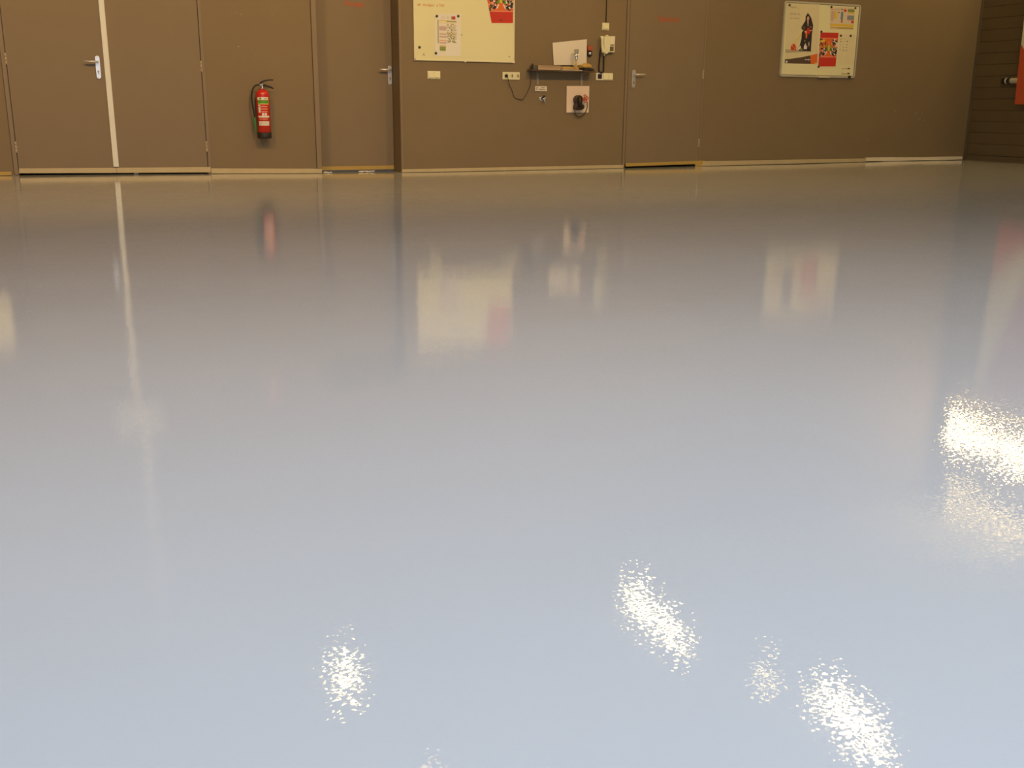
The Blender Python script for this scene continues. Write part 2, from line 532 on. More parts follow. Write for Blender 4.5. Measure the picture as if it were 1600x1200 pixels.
MB().box(7.075, 7.165, D - .011, D - .0005, floor_z(7.1) + .002, .030).build('corner_block', TAPEY, d3)

# red-orange lettering painted on the doors
text('lettering', 'Privaat', (2.86, 1.675), .075, REDINK, d2, -(RC - .0012), bold=.001)
text('lettering', 'Kantoor', (6.475, 1.641), .085, REDINK, d3, .0045, bold=.001)

# litter and light behind the recessed door
bits = [((2.57, D + .06), .045, .03, 'crumpled white paper scrap at the left foot of the recessed door'), ((3.02, D + .16), .09, .02, 'flat white paper strip on the floor under the recessed door'), ((.66, D + .02), .018, .015, 'tiny white scrap on the floor beneath the double door')]
for (bx, by), sx_, sy2, lb in bits:
    g = MB()
    n = 6
    vs = [[None] * (n + 1) for _ in range(n + 1)]
    for i in range(n + 1):
        for j in range(n + 1):
            vs[i][j] = g.bm.verts.new((bx + sx_ * (i / n - .5) * 2, by + sy2 * (j / n - .5) * 2, floor_z(bx) + .003 + .013 * random.random()))
    for i in range(n):
        for j in range(n):
            g.bm.faces.new((vs[i][j], vs[i + 1][j], vs[i + 1][j + 1], vs[i][j + 1]))
    o = g.build('paper_scrap', PAPER)
    sd = o.modifiers.new('thickness', 'SOLIDIFY'); sd.thickness = .001
    tag(o, lb, 'paper')
area('corridor_lamp', (2.9, D + 1.6, 2.6), (2.9, D + 1.2, 0), .5, .5, 14, (1, .92, .8))

# ------------------------------------------------------------------ fire extinguisher
ex = empty('fire_extinguisher', (1.912, D, 0.35), 'red fire extinguisher with black base and hose hanging on the taupe wall', 'fire extinguisher')
EX, EY, ER = 1.904, D - .100, .066
g = MB(); g.lathe([(.060, .352), (.0685, .356), (.0690, .372), (.0690, .410), (.0665, .412)], (EX, EY, 0)); g.build('base_skirt', BLACKR, ex)
g = MB(); g.lathe([(.050, .400), (ER, .406), (ER, .770), (.064, .788), (.055, .806), (.040, .818), (.020, .824), (.018, .832)], (EX, EY, 0), seg=36)
body = g.build('cylinder_body', RED, ex)
# curved label patches wrapped on the body
def wrap(m, a0, a1, z0, z1, parent, name='label_patch', rr=ER + .0006):
    g = MB()
    n = 8
    # facing the camera: angle measured from -Y, positive to the right
    p = []
    for i in range(n + 1):
        a = math.radians(a0 + (a1 - a0) * i / n)
        p.append((EX + rr * math.sin(a), EY - rr * math.cos(a)))
    for i in range(n):
        f = g.face([(p[i][0], p[i][1], z0), (p[i + 1][0], p[i + 1][1], z0), (p[i + 1][0], p[i + 1][1], z1), (p[i][0], p[i][1], z1)])
    return g.build(name, m, parent)
LBLW = mat('label_white', (.85, .80, .68), .5)
LBLY = mat('label_yellow', (.80, .62, .15), .5)
LBLP = mat('label_pink', (.85, .33, .22), .5)
C0 = -10
wrap(LBLW, C0 - 50, C0 + 52, .724, .750, body)
wrap(mat('label_green', (.10, .33, .02), .5), C0 - 46, C0 + 56, .690, .722, body)
wrap(LBLY, C0 - 46, C0 + 56, .682, .690, body)
wrap(LBLW, C0 - 44, C0 - 23, .603, .676, body)
for q in (.656, .632, .606):
    wrap(LBLP, C0 - 17, C0 + 40, q, q + .010, body)
wrap(LBLW, C0 - 12, C0 + 6, .575, .598, body); wrap(LBLW, C0 + 11, C0 + 30, .575, .598, body)
wrap(LBLW, C0 - 48, C0 + 54, .556, .572, body)
for q in (.545, .535):
    wrap(LBLP, C0 - 38, C0 + 40, q, q + .004, body)
wrap(LBLW, C0 - 44, C0 + 50, .478, .520, body)
for q, a in ((.510, 40), (.502, 46), (.494, 36), (.486, 44)):
    wrap(INKS, C0 - 38, C0 + a, q, q + .002, body, rr=ER + .0010)
wrap(GRN, C0 - 28, C0 - 12, .728, .746, body, rr=ER + .0010); wrap(INKS, C0 + 8, C0 + 42, .730, .740, body, rr=ER + .0010)
wrap(INK, C0 - 38, C0 - 29, .655, .668, body, rr=ER + .0010)
g = MB(); g.lathe([(.018, .828), (.018, .842), (.013, .846), (.013, .868), (.016, .870), (.016, .880), (.006, .884)], (EX + .0, EY, 0), seg=18)
g.lathe([(.0, 0), (.012, .002), (.012, .020), (.006, .026)], (EX - .016, EY - .018, .866), (-.5, -.8, .1), 14)
g.build('valve', STEEL, ex)
g = MB(); g.tube([(EX - .018, EY, .880), (EX + .0, EY, .896), (EX + .035, EY - .004, .910), (EX + .075, EY - .006, .917), (EX + .112, EY - .006, .917)], [.008, .009, .008, .007, .006], 10); g.build('squeeze_lever', BLACK, ex)
g = MB(); g.tube([(EX + .005, EY, .868), (EX + .035, EY, .866), (EX + .075, EY - .004, .852), (EX + .110, EY - .006, .834)], [.010, .009, .008, .006], 10); g.build('carry_handle', BLACK, ex)
def smooth_path(pts, n=6):
    pts = [Vector(p) for p in pts]
    out = []
    for i in range(len(pts) - 1):
        p0, p1, p2, p3 = pts[max(i - 1, 0)], pts[i], pts[i + 1], pts[min(i + 2, len(pts) - 1)]
        for k in range(n):
            t = k / n
            out.append(0.5 * ((2 * p1) + (-p0 + p2) * t + (2 * p0 - 5 * p1 + 4 * p2 - p3) * t * t + (-p0 + 3 * p1 - 3 * p2 + p3) * t ** 3))
    out.append(pts[-1])
    return out
g = MB(); g.tube(smooth_path([(EX - .022, EY - .01, .868), (EX - .055, EY - .012, .866), (EX - .085, EY - .012, .842), (EX - .104, EY - .010, .790), (EX - .108, EY - .008, .720), (EX - .100, EY - .006, .640), (EX - .090, EY - .006, .580), (EX - .088, EY - .006, .552)]), .0085, 12); g.build('hose', BLACKR, ex)
g = MB(); g.lathe([(.010, 0), (.0135, -.010), (.0135, -.050), (.011, -.130), (.008, -.143)], (EX - .090, EY - .006, .556), (-.05, 0, 1), 14); g.build('nozzle', mat('green_plastic', (.05, .19, .05), .45), ex)
g = MB().box(EX - .03, EX + .03, EY + .06, D - .0005, .60, .80).box(EX - .012, EX + .012, EY + .01, EY + .07, .80, .83); g.build('wall_bracket', BLACK, ex)

# sign plate and lighting box higher on the wall (seen mirrored in the floor)
g = MB().box(1.83, 1.95, D - .004, D - .0003, 2.24, 2.36)
sg = tag(g.build('safety_sign', RED), 'small red pictogram plate high above the fire extinguisher', 'sign')
g = MB(); g.prism(rrect(1.865, 1.897, 2.255, 2.325, .01), D - .0052, D - .0042).box(1.875, 1.887, D - .0052, D - .0042, 2.325, 2.34); g.build('pictogram', WHITEP, sg)
el = empty('emergency_light', (.49, D, 2.36), 'unlit white lighting box above the double door', 'light')
MB().box(.27, .72, D - .07, D - .0005, 2.40, 2.55).build('housing', mat('white_polycarbonate', (.82, .82, .78), .3), el, bevel=.01)
MB().box(.255, .735, D - .03, D - .0004, 2.385, 2.40).build('mounting_rail', WHITEP, el)
g = MB().box(.505, .560, D - .03, D - .0005, 2.58, 4.93)
tag(g.build('cable_duct', WHITEP, bevel=.003), 'white cable duct running up the wall above the double door', 'duct')
g = MB().box(-1.75, -.57, D - .02, D - .0005, 1.17, 1.64)
wb0 = tag(g.build('noticeboard', BOARD, bevel=.004), 'pale board on the wall left of the double door', 'noticeboard')

# ------------------------------------------------------------------ large whiteboard
BX0, BX1, BZ0, BZ1 = 3.520, 4.668, 1.143, 2.00
wb = empty('whiteboard', ((BX0 + BX1) / 2, D, BZ0), 'large cream whiteboard above the switches, with orange writing and a schedule', 'whiteboard')
MB().box(BX0 + .012, BX1 - .012, D - .014, D - .0005, BZ0 + .012, BZ1 - .012).build('writing_surface', BOARD, wb)
BFR = mat('cream_board_frame', (.82, .76, .52), .4)
g = MB()
g.box(BX0, BX0 + .014, D - .020, D - .0005, BZ0 + .014, BZ1 - .014).box(BX1 - .014, BX1, D - .020, D - .0005, BZ0 + .014, BZ1 - .014)
g.box(BX0 + .014, BX1 - .014, D - .020, D - .0005, BZ0, BZ0 + .014).box(BX0 + .014, BX1 - .014, D - .020, D - .0005, BZ1 - .014, BZ1)
g.build('frame', BFR, wb, bevel=.002)
for cx, cz in ((BX0, BZ0), (BX1, BZ0), (BX0, BZ1), (BX1, BZ1)):
    g = MB(); g.prism(rrect(cx - .004, cx + .020, cz - .004, cz + .020, .006) if cx == BX0 and cz == BZ0 else rrect(cx - (.020 if cx == BX1 else .004), cx + (.004 if cx == BX1 else .020), cz - (.020 if cz == BZ1 else .004), cz + (.004 if cz == BZ1 else .020), .006), D - .022, D - .0003)
    g.build('corner_cap', mat('worn_cap', (.50, .42, .30), .5) if (cx == BX0 and cz == BZ0) else BFR, wb)
MB().box(4.088, 4.104, D - .024, D - .0003, BZ0 - .009, BZ0 + .002).build('tray_clip', BFR, wb)
text('writing', 'ab  stralgen  a 760', (3.565, 1.687), .040, ORANGEINK, wb, .0146)
text('writing', 'A', (3.612, 1.188), .045, INKS, wb, .0146)
for p in ((4.053, 1.413), (4.607, 1.205), (4.013, 1.210)):
    g = MB(); g.prism(disc(p[0], p[1], .006, 8), D - .0152, D - .0142); g.build('ink_spot', INK, wb)

MAG = mat('dark_magnet', (.045, .028, .022), .4)
def magnet(p, label, off, r=.0135, m=None):
    g = MB(); g.lathe([(.0, 0), (r * .8, .0006), (r, .003), (r, .009)], (p[0], D - off - .0095, p[1]), (0, 1, 0), 18)
    return tag(g.build('magnet', m or MAG), label, 'magnet', 'board magnets')
magnet((3.776, 1.592), 'dark magnet at the top left corner of the schedule sheet on the large whiteboard', .0160)
magnet((4.016, 1.601), 'dark magnet at the top right corner of the schedule sheet, beside its red square', .0160)
magnet((3.761, 1.220), 'dark magnet at the bottom left corner of the schedule sheet', .0160)
magnet((3.580, 1.274), 'dark magnet alone near the lower left corner of the large whiteboard', .0145)

class Print:
    """flat printed shapes on one sheet, each ink layer a hair above the last"""
    def __init__(self, off):
        self.g = MB(); self.off = off; self.k = 0
    def poly(self, m, pts, lay=None):
        self.g.use(m)
        self.k += 1
        y = self.off + .0002 + .00002 * self.k if lay is None else lay
        self.g.face([(p[0], D - y, p[1]) for p in pts])
        return self
    def quad(self, m, a, b):
        return self.poly(m, [(a[0], b[1]), (b[0], b[1]), (b[0], a[1]), (a[0], a[1])])
    def blob(self, m, c, r, rz=None, n=9, jit=.25):
        rz = rz or r
        return self.poly(m, [(c[0] + r * (1 + jit * (random.random() - .5)) * math.cos(2 * PI * k / n), c[1] + rz * (1 + jit * (random.random() - .5)) * math.sin(2 * PI * k / n)) for k in range(n)])
    def line(self, m, a, b, wd):
        d = Vector((b[0] - a[0], b[1] - a[1])); nn = Vector((-d.y, d.x)).normalized() * wd / 2
        return self.poly(m, [(a[0] + nn.x, a[1] + nn.y), (a[0] - nn.x, a[1] - nn.y), (b[0] - nn.x, b[1] - nn.y), (b[0] + nn.x, b[1] + nn.y)])
    def build(self, name, parent):
        o = self.g.build(name, None, parent)
        return o

def sheet(name, pts, off, m, label, cat, group=None):
    g = MB(); g.prism(pts, D - off - .0008, D - off)
    return tag(g.build(name, m), label, cat, group)

# schedule sheet
sh = sheet('schedule_sheet', [(3.760, 1.613), (4.047, 1.625), (4.045, 1.199), (3.752, 1.192)], .0145, PAPER, 'printed timetable sheet with a red square, held on the large whiteboard', 'paper')
p = Print(.0153)
p.quad(OLV, (3.784, 1.555), (3.795, 1.322)); p.quad(YEL, (3.798, 1.551), (3.995, 1.542)); p.quad(OLV, (3.884, 1.549), (3.995, 1.537)); p.quad(YEL, (3.797, 1.528), (3.995, 1.524))
for y0, y1, m in ((304, 322, PAPERP), (322, 372, LILAC), (385, 408, PAPERP), (408, 424, LILAC), (436, 456, LILAC), (462, 482, PAPERP), (488, 500, SALMON), (510, 530, LILAC)):
    p.quad(m, ((3.802, 1.754)[0], (3.800, 1.595)[1] - (y0 - 200) / 8 * .00672), ((3.882, 1.757)[0], (3.800, 1.595)[1] - (y1 - 200) / 8 * .00672))
a, b = (3.885, 1.518), (3.993, 1.328)
for i in range(11):
    for j in range(22):
        if random.random() < .55:
            x0 = a[0] + (b[0] - a[0]) * i / 11; z0 = a[1] + (b[1] - a[1]) * j / 22
            p.quad(random.choice([OLV, OLV, INKS, YEL, LILAC]), (x0, z0), (x0 + .0085, z0 - .0075))
p.quad(INKS, (3.936, 1.595), (3.952, 1.565)); p.quad(REDP, (3.952, 1.596), (3.983, 1.565)); p.quad(INKS, (3.898, 1.595), (3.903, 1.567))
p.quad(YEL, (3.805, 1.302), (3.874, 1.295)); p.quad(OLV, (3.805, 1.289), (3.873, 1.247)); p.quad(GRN, (3.807, 1.258), (3.873, 1.252)); p.quad(INKS, (3.806, 1.237), (3.873, 1.236))
for q in (212, 228):
    p.quad(INKS, ((3.824, 1.755)[0], (3.822, 1.596)[1] - (q - 200) / 8 * .00672), ((3.873, 1.757)[0], (3.822, 1.596)[1] - (q + 2 - 200) / 8 * .00672))
p.build('printed_grid', sh)

# red comic-style posters: plain generic stand-ins of the same size and colours
def red_poster(name, tl, tr, br, bl, off, label, dogear):
    o = sheet(name, [bl, br, tr, tl], off, REDP, label, 'poster', 'red posters on the boards')
    p = Print(off + .0008)
    def P(u, v):
        ax, az = tl[0] + (tr[0] - tl[0]) * u, tl[1] + (tr[1] - tl[1]) * u
        bx, bz = bl[0] + (br[0] - bl[0]) * u, bl[1] + (br[1] - bl[1]) * u
        return (ax + (bx - ax) * v, az + (bz - az) * v)
    p.poly(ORP, [P(.02, .17), P(.98, .17), P(.98, .71), P(.02, .71)])
    p.poly(SALMON, [P(0, .155), P(1, .155), P(1, .17), P(0, .17)])
    p.poly(SALMON, [P(0, .71), P(1, .71), P(1, .73), P(0, .73)])
    rnd = random.Random(5)
    for (u0, u1, v0, v1, mm, n) in ((.03, .33, .2, .42, (BLKP, BROWNP, ORP, YEL), 26), (.70, .97, .2, .44, (BLKP, BLKP, PAPERP, SALMON, BROWNP), 26),
                                    (.03, .30, .45, .69, (BLKP, SALMON, BROWNP, PAPER), 34), (.72, .97, .45, .69, (BLKP, BROWNP, PAPER, BLKP), 34),
                                    (.33, .68, .38, .54, (BROWNP, GRN, OLV), 18), (.42, .58, .34, .50, (GRN, YEL, OLV), 10)):
        for i in range(n):
            c = P(u0 + (u1 - u0) * rnd.random(), v0 + (v1 - v0) * rnd.random())
            p.blob(rnd.choice(mm), c, .008 + .010 * rnd.random(), .008 + .012 * rnd.random())
    p.poly(SALMON, [P(.50, .23), P(.53, .30), P(.50, .34), P(.47, .30)])
    p.poly(PAPER, [P(.40, .55), P(.44, .56), P(.36, .65), P(.30, .67), P(.31, .63)])
    p.poly(PAPER, [P(.58, .55), P(.62, .55), P(.68, .62), P(.72, .67), P(.64, .65)])
    p.poly(YEL, [P(.46, .40), P(.50, .36), P(.56, .36), P(.54, .46), P(.48, .50)])
    p.line(REDINK, P(.1, .86), P(.9, .86), .0015); p.line(REDINK, P(.1, .80), P(.9, .80), .0015)
    if dogear:
        p.blob(BROWNP, P(.44, .93), .012, .010)
    p.build('printed_artwork', o)
    return o
PX0, PX1 = (4.349, 1.778)[0], (4.640, 1.791)[0]
red_poster('red_poster', (4.305, 1.975), (4.652, 1.975), (4.648, (4.642, 1.554)[1]), (4.399, 1.546), .0147, 'red poster with crowded figures hanging at the top right of the large whiteboard', True)

# ------------------------------------------------------------------ right noticeboard
RX0, RX1, RZ0, RZ1 = 8.226, 9.390, 1.062, 1.940
nb = empty('whiteboard', ((RX0 + RX1) / 2, D, RZ0), 'squarish silver-framed whiteboard covered with posters, right of the telephone door', 'whiteboard')
MB().box(RX0 + .02, RX1 - .02, D - .014, D - .0005, RZ0 + .02, RZ1 - .02).build('writing_surface', BOARD, nb)
RFR = mat('silver_board_frame', (.62, .60, .50), .35, metal=.2)
g = MB()
oo, ii = rrect(RX0, RX1, RZ0, RZ1, .035, 6), rrect(RX0 + .018, RX1 - .018, RZ0 + .018, RZ1 - .018, .012, 6)
n = len(oo)
vo = [[g.bm.verts.new((q[0], y, q[1])) for q in ring] for ring, y in ((oo, D - .0005), (oo, D - .020), (ii, D - .020), (ii, D - .0142))]
for r_ in range(3):
    for k in range(n):
        g.bm.faces.new((vo[r_][k], vo[r_][(k + 1) % n], vo[r_ + 1][(k + 1) % n], vo[r_ + 1][k]))
g.build('frame', RFR, nb)
g = MB()
io2 = rrect(RX0 + .024, RX1 - .024, RZ0 + .024, RZ1 - .024, .01, 6)
for k in range(n):
    g.face([(ii[k][0], D - .0146, ii[k][1]), (ii[(k + 1) % n][0], D - .0146, ii[(k + 1) % n][1]), (io2[(k + 1) % n][0], D - .0146, io2[(k + 1) % n][1]), (io2[k][0], D - .0146, io2[k][1])])
g.build('frame_joint', mat('dark_groove', (.07, .05, .035), .6), nb)
MB().box((8.800, 1.074)[0], (8.976, 1.077)[0], D - .045, D - .020, RZ0 - .004, RZ0 + .010).build('pen_tray', BFR, nb)

# poster of a costumed person with a mop
ps = sheet('poster', [(8.290, 1.216), (8.785, 1.219), (8.748, 1.923), (8.256, 1.914)], .0146, mat('beige_poster_paper', (.74, .66, .42), .6), 'large beige poster of a person in a black hooded coat, left on the right board', 'poster')
p = Print(.0154)
p.poly(mat('poster_floor_print', (.46, .40, .27), .6), [(8.283, 1.383), (8.684, 1.373), (8.684, 1.365), (8.285, 1.338)])
p.line(YEL, (8.409, 1.455), (8.527, 1.586), .010)
p.poly(BLKP, [(8.577, 1.816), (8.610, 1.785), (8.636, 1.756), (8.674, 1.670), (8.670, 1.629), (8.666, 1.564), (8.669, 1.368), (8.483, 1.368), (8.496, 1.445), (8.511, 1.511), (8.512, 1.588), (8.533, 1.609), (8.504, 1.620), (8.497, 1.648), (8.525, 1.685), (8.551, 1.722), (8.550, 1.774), (8.566, 1.795)])
p.blob(SKIN, (8.588, 1.749), .018, .026, 12, .05)
p.poly(SKIN, [(8.577, 1.723), (8.600, 1.724), (8.600, 1.667), (8.593, 1.655)])
p.poly(REDP, [(8.588, 1.639), (8.626, 1.644), (8.640, 1.588), (8.616, 1.563), (8.585, 1.586)])
p.poly(ORP, [(8.564, 1.585), (8.594, 1.586), (8.596, 1.520), (8.576, 1.516)])
p.poly(SALMON, [(8.546, 1.601), (8.583, 1.610), (8.585, 1.586), (8.557, 1.579)])
p.poly(SKIN, [(8.633, 1.660), (8.646, 1.658), (8.643, 1.646), (8.632, 1.649)])
p.poly(SALMON, [(8.623, 1.612), (8.660, 1.619), (8.657, 1.608), (8.630, 1.602)])
p.poly(BROWNP, [(8.503, 1.652), (8.527, 1.661), (8.560, 1.646), (8.553, 1.617), (8.511, 1.614)])
p.poly(LILAC, [(8.619, 1.465), (8.634, 1.482), (8.640, 1.441), (8.630, 1.417)])
p.poly(PAPERP, [(8.559, 1.431), (8.579, 1.460), (8.606, 1.428), (8.605, 1.391), (8.556, 1.392)])
p.blob(BROWNP, (8.595, 1.440), .010, .012); p.blob(OLV, (8.523, 1.385), .018, .012); p.blob(OLV, (8.566, 1.488), .008, .012)
p.poly(PAPERP, [(8.479, 1.404), (8.513, 1.434), (8.512, 1.397), (8.488, 1.380)])
p.blob(ORP, (8.399, 1.407), .042, .045, 12, .1)
for c in ((8.373, 1.419), (8.391, 1.390), (8.421, 1.411), (8.403, 1.431), (8.434, 1.385), (8.370, 1.393)):
    p.blob(REDP, c, .010, .014)
for c in ((8.385, 1.403), (8.413, 1.420), (8.409, 1.394)):
    p.blob(BROWNP, c, .005, .012)
for c in ((8.377, 1.430), (8.419, 1.398), (8.458, 1.404)):
    p.blob(SALMON, c, .007, .010)
p.poly(BROWNP, [(8.287, 1.265), (8.345, 1.269), (8.511, 1.291), (8.668, 1.319), (8.683, 1.219), (8.466, 1.218), (8.287, 1.219)])
p.poly(ORP, [(8.663, 1.319), (8.774, 1.342), (8.779, 1.239), (8.758, 1.218), (8.682, 1.219)])
p.poly(YEL, [(8.737, 1.230), (8.764, 1.239), (8.760, 1.216), (8.737, 1.215)])
p.build('printed_artwork', ps)
text('lettering', 'Nieuws ......', (8.308, 1.863), .030, INKS, ps, .0162)
text('lettering', 'Zij zijn van', (8.315, 1.785), .034, INKS, ps, .0162)
text('lettering', 'en wonen', (8.324, 1.736), .034, INKS, ps, .0162)
text('lettering', 'service', (8.588, 1.261), .030, PAPER, ps, .0166, bold=.0008)

# colour chart sheet
ch = sheet('chart_sheet', [(8.939, 1.634), (9.299, 1.641), (9.299, 1.904), (8.916, 1.899)], .0146, mat('chart_paper', (.74, .63, .47), .6), 'landscape chart sheet with yellow bars and blue blocks, top right of the right board', 'paper')
p = Print(.0154)
p.quad(YEL, (8.935, 1.702), (9.302, 1.674)); p.quad(mat('ochre_print', (.66, .46, .10), .6), (8.939, 1.667), (9.301, 1.647))
for i in range(14):
    x0 = 988 + i * 16.4
    aa, bb = (9.047, 1.665), (9.298, 1.647)
    xx = aa[0] + (bb[0] - aa[0]) * i / 14
    p.quad(OLV, (xx, aa[1]), (xx + .011, bb[1]))
p.quad(LILAC, (8.937, 1.850), (8.979, 1.734)); p.quad(YEL, (8.981, 1.848), (9.022, 1.764)); p.quad(BLU, (9.086, 1.846), (9.122, 1.755)); p.quad(BROWNP, (9.100, 1.755), (9.117, 1.718)); p.quad(REDP, (9.097, 1.742), (9.115, 1.717))
p.quad(INK, (9.034, 1.841), (9.070, 1.833))
for a_, b_, m_ in (((8.934, 1.878), (8.963, 1.861), SALMON), ((8.983, 1.878), (9.008, 1.864), LILAC), ((9.023, 1.879), (9.058, 1.865), LILAC), ((9.079, 1.882), (9.116, 1.867), OLV), ((9.126, 1.874), (9.168, 1.849), REDP), ((9.133, 1.889), (9.162, 1.875), SALMON)):
    p.quad(m_, a_, b_)
p.quad(OLV, (9.188, 1.883), (9.292, 1.846)); p.quad(YEL, (9.188, 1.839), (9.297, 1.827)); p.quad(BLU, (9.190, 1.808), (9.297, 1.756)); p.quad(SALMON, (9.192, 1.754), (9.294, 1.745)); p.quad(REDP, (9.258, 1.748), (9.297, 1.718))
for i in range(5):
    aa = (9.208, 1.805); p.quad(LILAC, (aa[0] + i * .020, aa[1]), (aa[0] + i * .020 + .004, aa[1] - .045))
for i in range(5):
    aa = (9.199, 1.880); p.quad(GRN, (aa[0] + i * .020, aa[1]), (aa[0] + i * .020 + .004, aa[1] - .034))
p.build('printed_chart', ch)

red_poster('red_poster', (8.794, 1.594), (9.073, 1.598), (9.071, 1.198), (8.801, 1.192), .0160, 'red poster with crowded figures in the middle of the right board', False)
g = MB(); g.prism([(8.786, 1.186), (8.801, 1.186), (8.794, 1.594), (8.780, 1.599)], D - .0163, D - .0155)
tag(g.build('white_sheet', PAPERP), 'white sheet edge peeking out left of the right red poster', 'paper')
lt = sheet('letter_sheet', [(9.094, 1.221), (9.355, 1.223), (9.343, 1.586), (9.093, 1.586)], .0147, mat('cream_letter_paper', (.78, .70, .44), .6), 'cream list sheet with three columns of notes, right side of the right board', 'paper')
p = Print(.0155)
rnd = random.Random(3)
for cx in (1042, 1092, 1138):
    for cy_ in (560, 590, 640, 680, 705, 720):
        aa, bb = {1042: ((9.108, 1.578), (9.130, 1.579)), 1092: ((9.159, 1.580), (9.183, 1.581)), 1138: ((9.209, 1.582), (9.233, 1.582))}[cx]
        if rnd.random() < .8:
            zz = aa[1] - (cy_ - 500) / 9.23 * .00775
            p.quad(INKS, (aa[0] + .004 * rnd.random(), zz), (bb[0] - .006 * rnd.random(), zz - .010 * rnd.random() - .003))
p.build('notes', lt)
for a_, b_, c_, d_, lb in (((9.168, 1.177), (9.302, 1.165), (9.263, 1.183), (9.302, 1.169), 'upper one of two small stickers at the lower right of the right board'), ((9.172, 1.121), (9.305, 1.098), (9.267, 1.124), (9.304, 1.110), 'lower one of two small stickers at the lower right of the right board')):
    o = sheet('sticker', [(a_[0], b_[1]), b_, (b_[0], a_[1]), a_], .0145, mat('sticker_paper', (.66, .56, .30), .6), lb, 'sticker')
    p = Print(.0154); p.quad(BLKP, c_, d_)
    p.line(INKS, (a_[0] + .01, (a_[1] + b_[1]) / 2), (c_[0] - .01, (a_[1] + b_[1]) / 2), .005)
    p.build('printed_mark', o)
for q, lb, of in (((8.293, 1.892), 'dark magnet at the top left corner of the hooded person poster', .0160), ((8.929, 1.896), 'dark magnet at the top left corner of the yellow chart sheet', .0160), ((9.302, 1.899), 'dark magnet at the top right corner of the yellow chart sheet', .0160),
                  ((8.804, 1.603), 'dark magnet at the top left corner of the red poster on the right board', .0172), ((8.804, 1.189), 'dark magnet at the bottom left corner of the red poster on the right board', .0172),
                  ((9.112, 1.565), 'dark magnet at the top left corner of the three-column notes sheet', .0160), ((9.266, 1.569), 'dark magnet at the top right corner of the three-column notes sheet', .0160)):
    magnet(q, lb, of)
magnet((8.309, 1.235), 'white round magnet on the brown band of the hooded person poster', .0160, r=.014, m=WHITEP)
g = MB().box((9.278, 1.089)[0], (9.313, 1.090)[0], D - .036, D - .0205, (9.294, 1.059)[1], (9.291, 1.089)[1])
tag(g.build('board_clip', BLACK, bevel=.003), 'small black clip on the bottom frame of the right board', 'clip')

# ------------------------------------------------------------------ switches and sockets
def plate(name, tl, br, label, cat, n, kind):
    """surface plate holding n square modules side by side"""
    x0, z1 = tl; x1, z0 = br
    e = empty(name, ((x0 + x1) / 2, D, z0), label, cat)
    MB().box(x0, x1, D - .012, D - .0005, z0, z1).build('cover_plate', CREAM, e, bevel=.003)
    wq = (x1 - x0) / n
    for i in range(n):
        a_, b_ = x0 + wq * i + .008, x0 + wq * (i + 1) - .008
        k_ = kind[i]
        if k_ == 's':
            g = MB(); zc = z0 + .012
            g.prismx([(D - .012, zc), (D - .021, zc + .003), (D - .015, z1 - .010), (D - .012, z1 - .010)], a_, b_)
            g.build('rocker', CREAM, e, bevel=.001)
            MB().box(a_ + .002, b_ - .002, D - .0125, D - .0119, zc - .005, zc - .001).build('rocker_gap', CREAMD, e)
        elif k_ == 'o':
            c_ = ((a_ + b_) / 2, (z0 + z1) / 2)
            g = MB(); g.lathe([(.026, 0), (.026, -.002), (.022, -.002), (.021, .008)], (c_[0], D - .013, c_[1]), (0, 1, 0), 20)
            g.build('outlet_ring', CREAM, e)
            g = MB(); g.prism([(c_[0] + .004 + .019 * math.cos(t), c_[1] + .019 * math.sin(t)) for t in [-PI / 2 + PI * k / 8 for k in range(9)]], D - .0165, D - .0155)
            g.prism(disc(c_[0] - .008, c_[1], .004), D - .0165, D - .0155)
            g.build('outlet_well', CREAMD, e)
        elif k_ == 'd':
            MB().box(a_, b_, D - .017, D - .012, z0 + .010, z1 - .010).build('dark_insert', BLACK, e, bevel=.001)
    return e
plate('light_switch', (3.668, 1.038), (3.811, .957), 'double cream light switch below the left part of the large whiteboard', 'light switch', 2, 'ss')
so = plate('wall_socket', (4.532, 1.045), (4.737, .965), 'triple cream wall socket left of the shelf with a plug in it', 'socket', 3, 'ooo')
plate('junction_box', (5.746, 1.598), (5.834, 1.519), 'small square cream switch box above the wall telephone', 'switch box', 1, 's')
sw3 = empty('light_switch', (5.80, D, .98), 'cream switch unit with a dark square insert below the telephone', 'light switch')
MB().box(5.686, 5.772, D - .014, D - .0005, .977, 1.056).build('cover_plate', mat('white_insert_frame', (.84, .80, .70), .4), sw3, bevel=.003)
MB().box(5.704, 5.756, D - .018, D - .0138, .992, 1.044).build('dark_insert', mat('dark_brown_plastic', (.035, .02, .018), .4), sw3, bevel=.001)
MB().box(5.774, 5.902, D - .012, D - .0005, .977, 1.056).build('cover_plate', CREAM, sw3, bevel=.003)
for a_ in (5.781, 5.841):
    MB().prismx([(D - .012, .985), (D - .020, .988), (D - .015, 1.048), (D - .012, 1.048)], a_, a_ + .054).build('rocker', CREAM, sw3, bevel=.001)

# cable down to the junction box
g = MB(); g.tube([(5.795, D - .006, 4.93), (5.795, D - .006, 1.60)], .0055, 8)
tag(g.build('wall_cable', mat('painted_cable', (.06, .045, .03), .6)), 'dark cable running down the wall to the small switch box', 'cable')

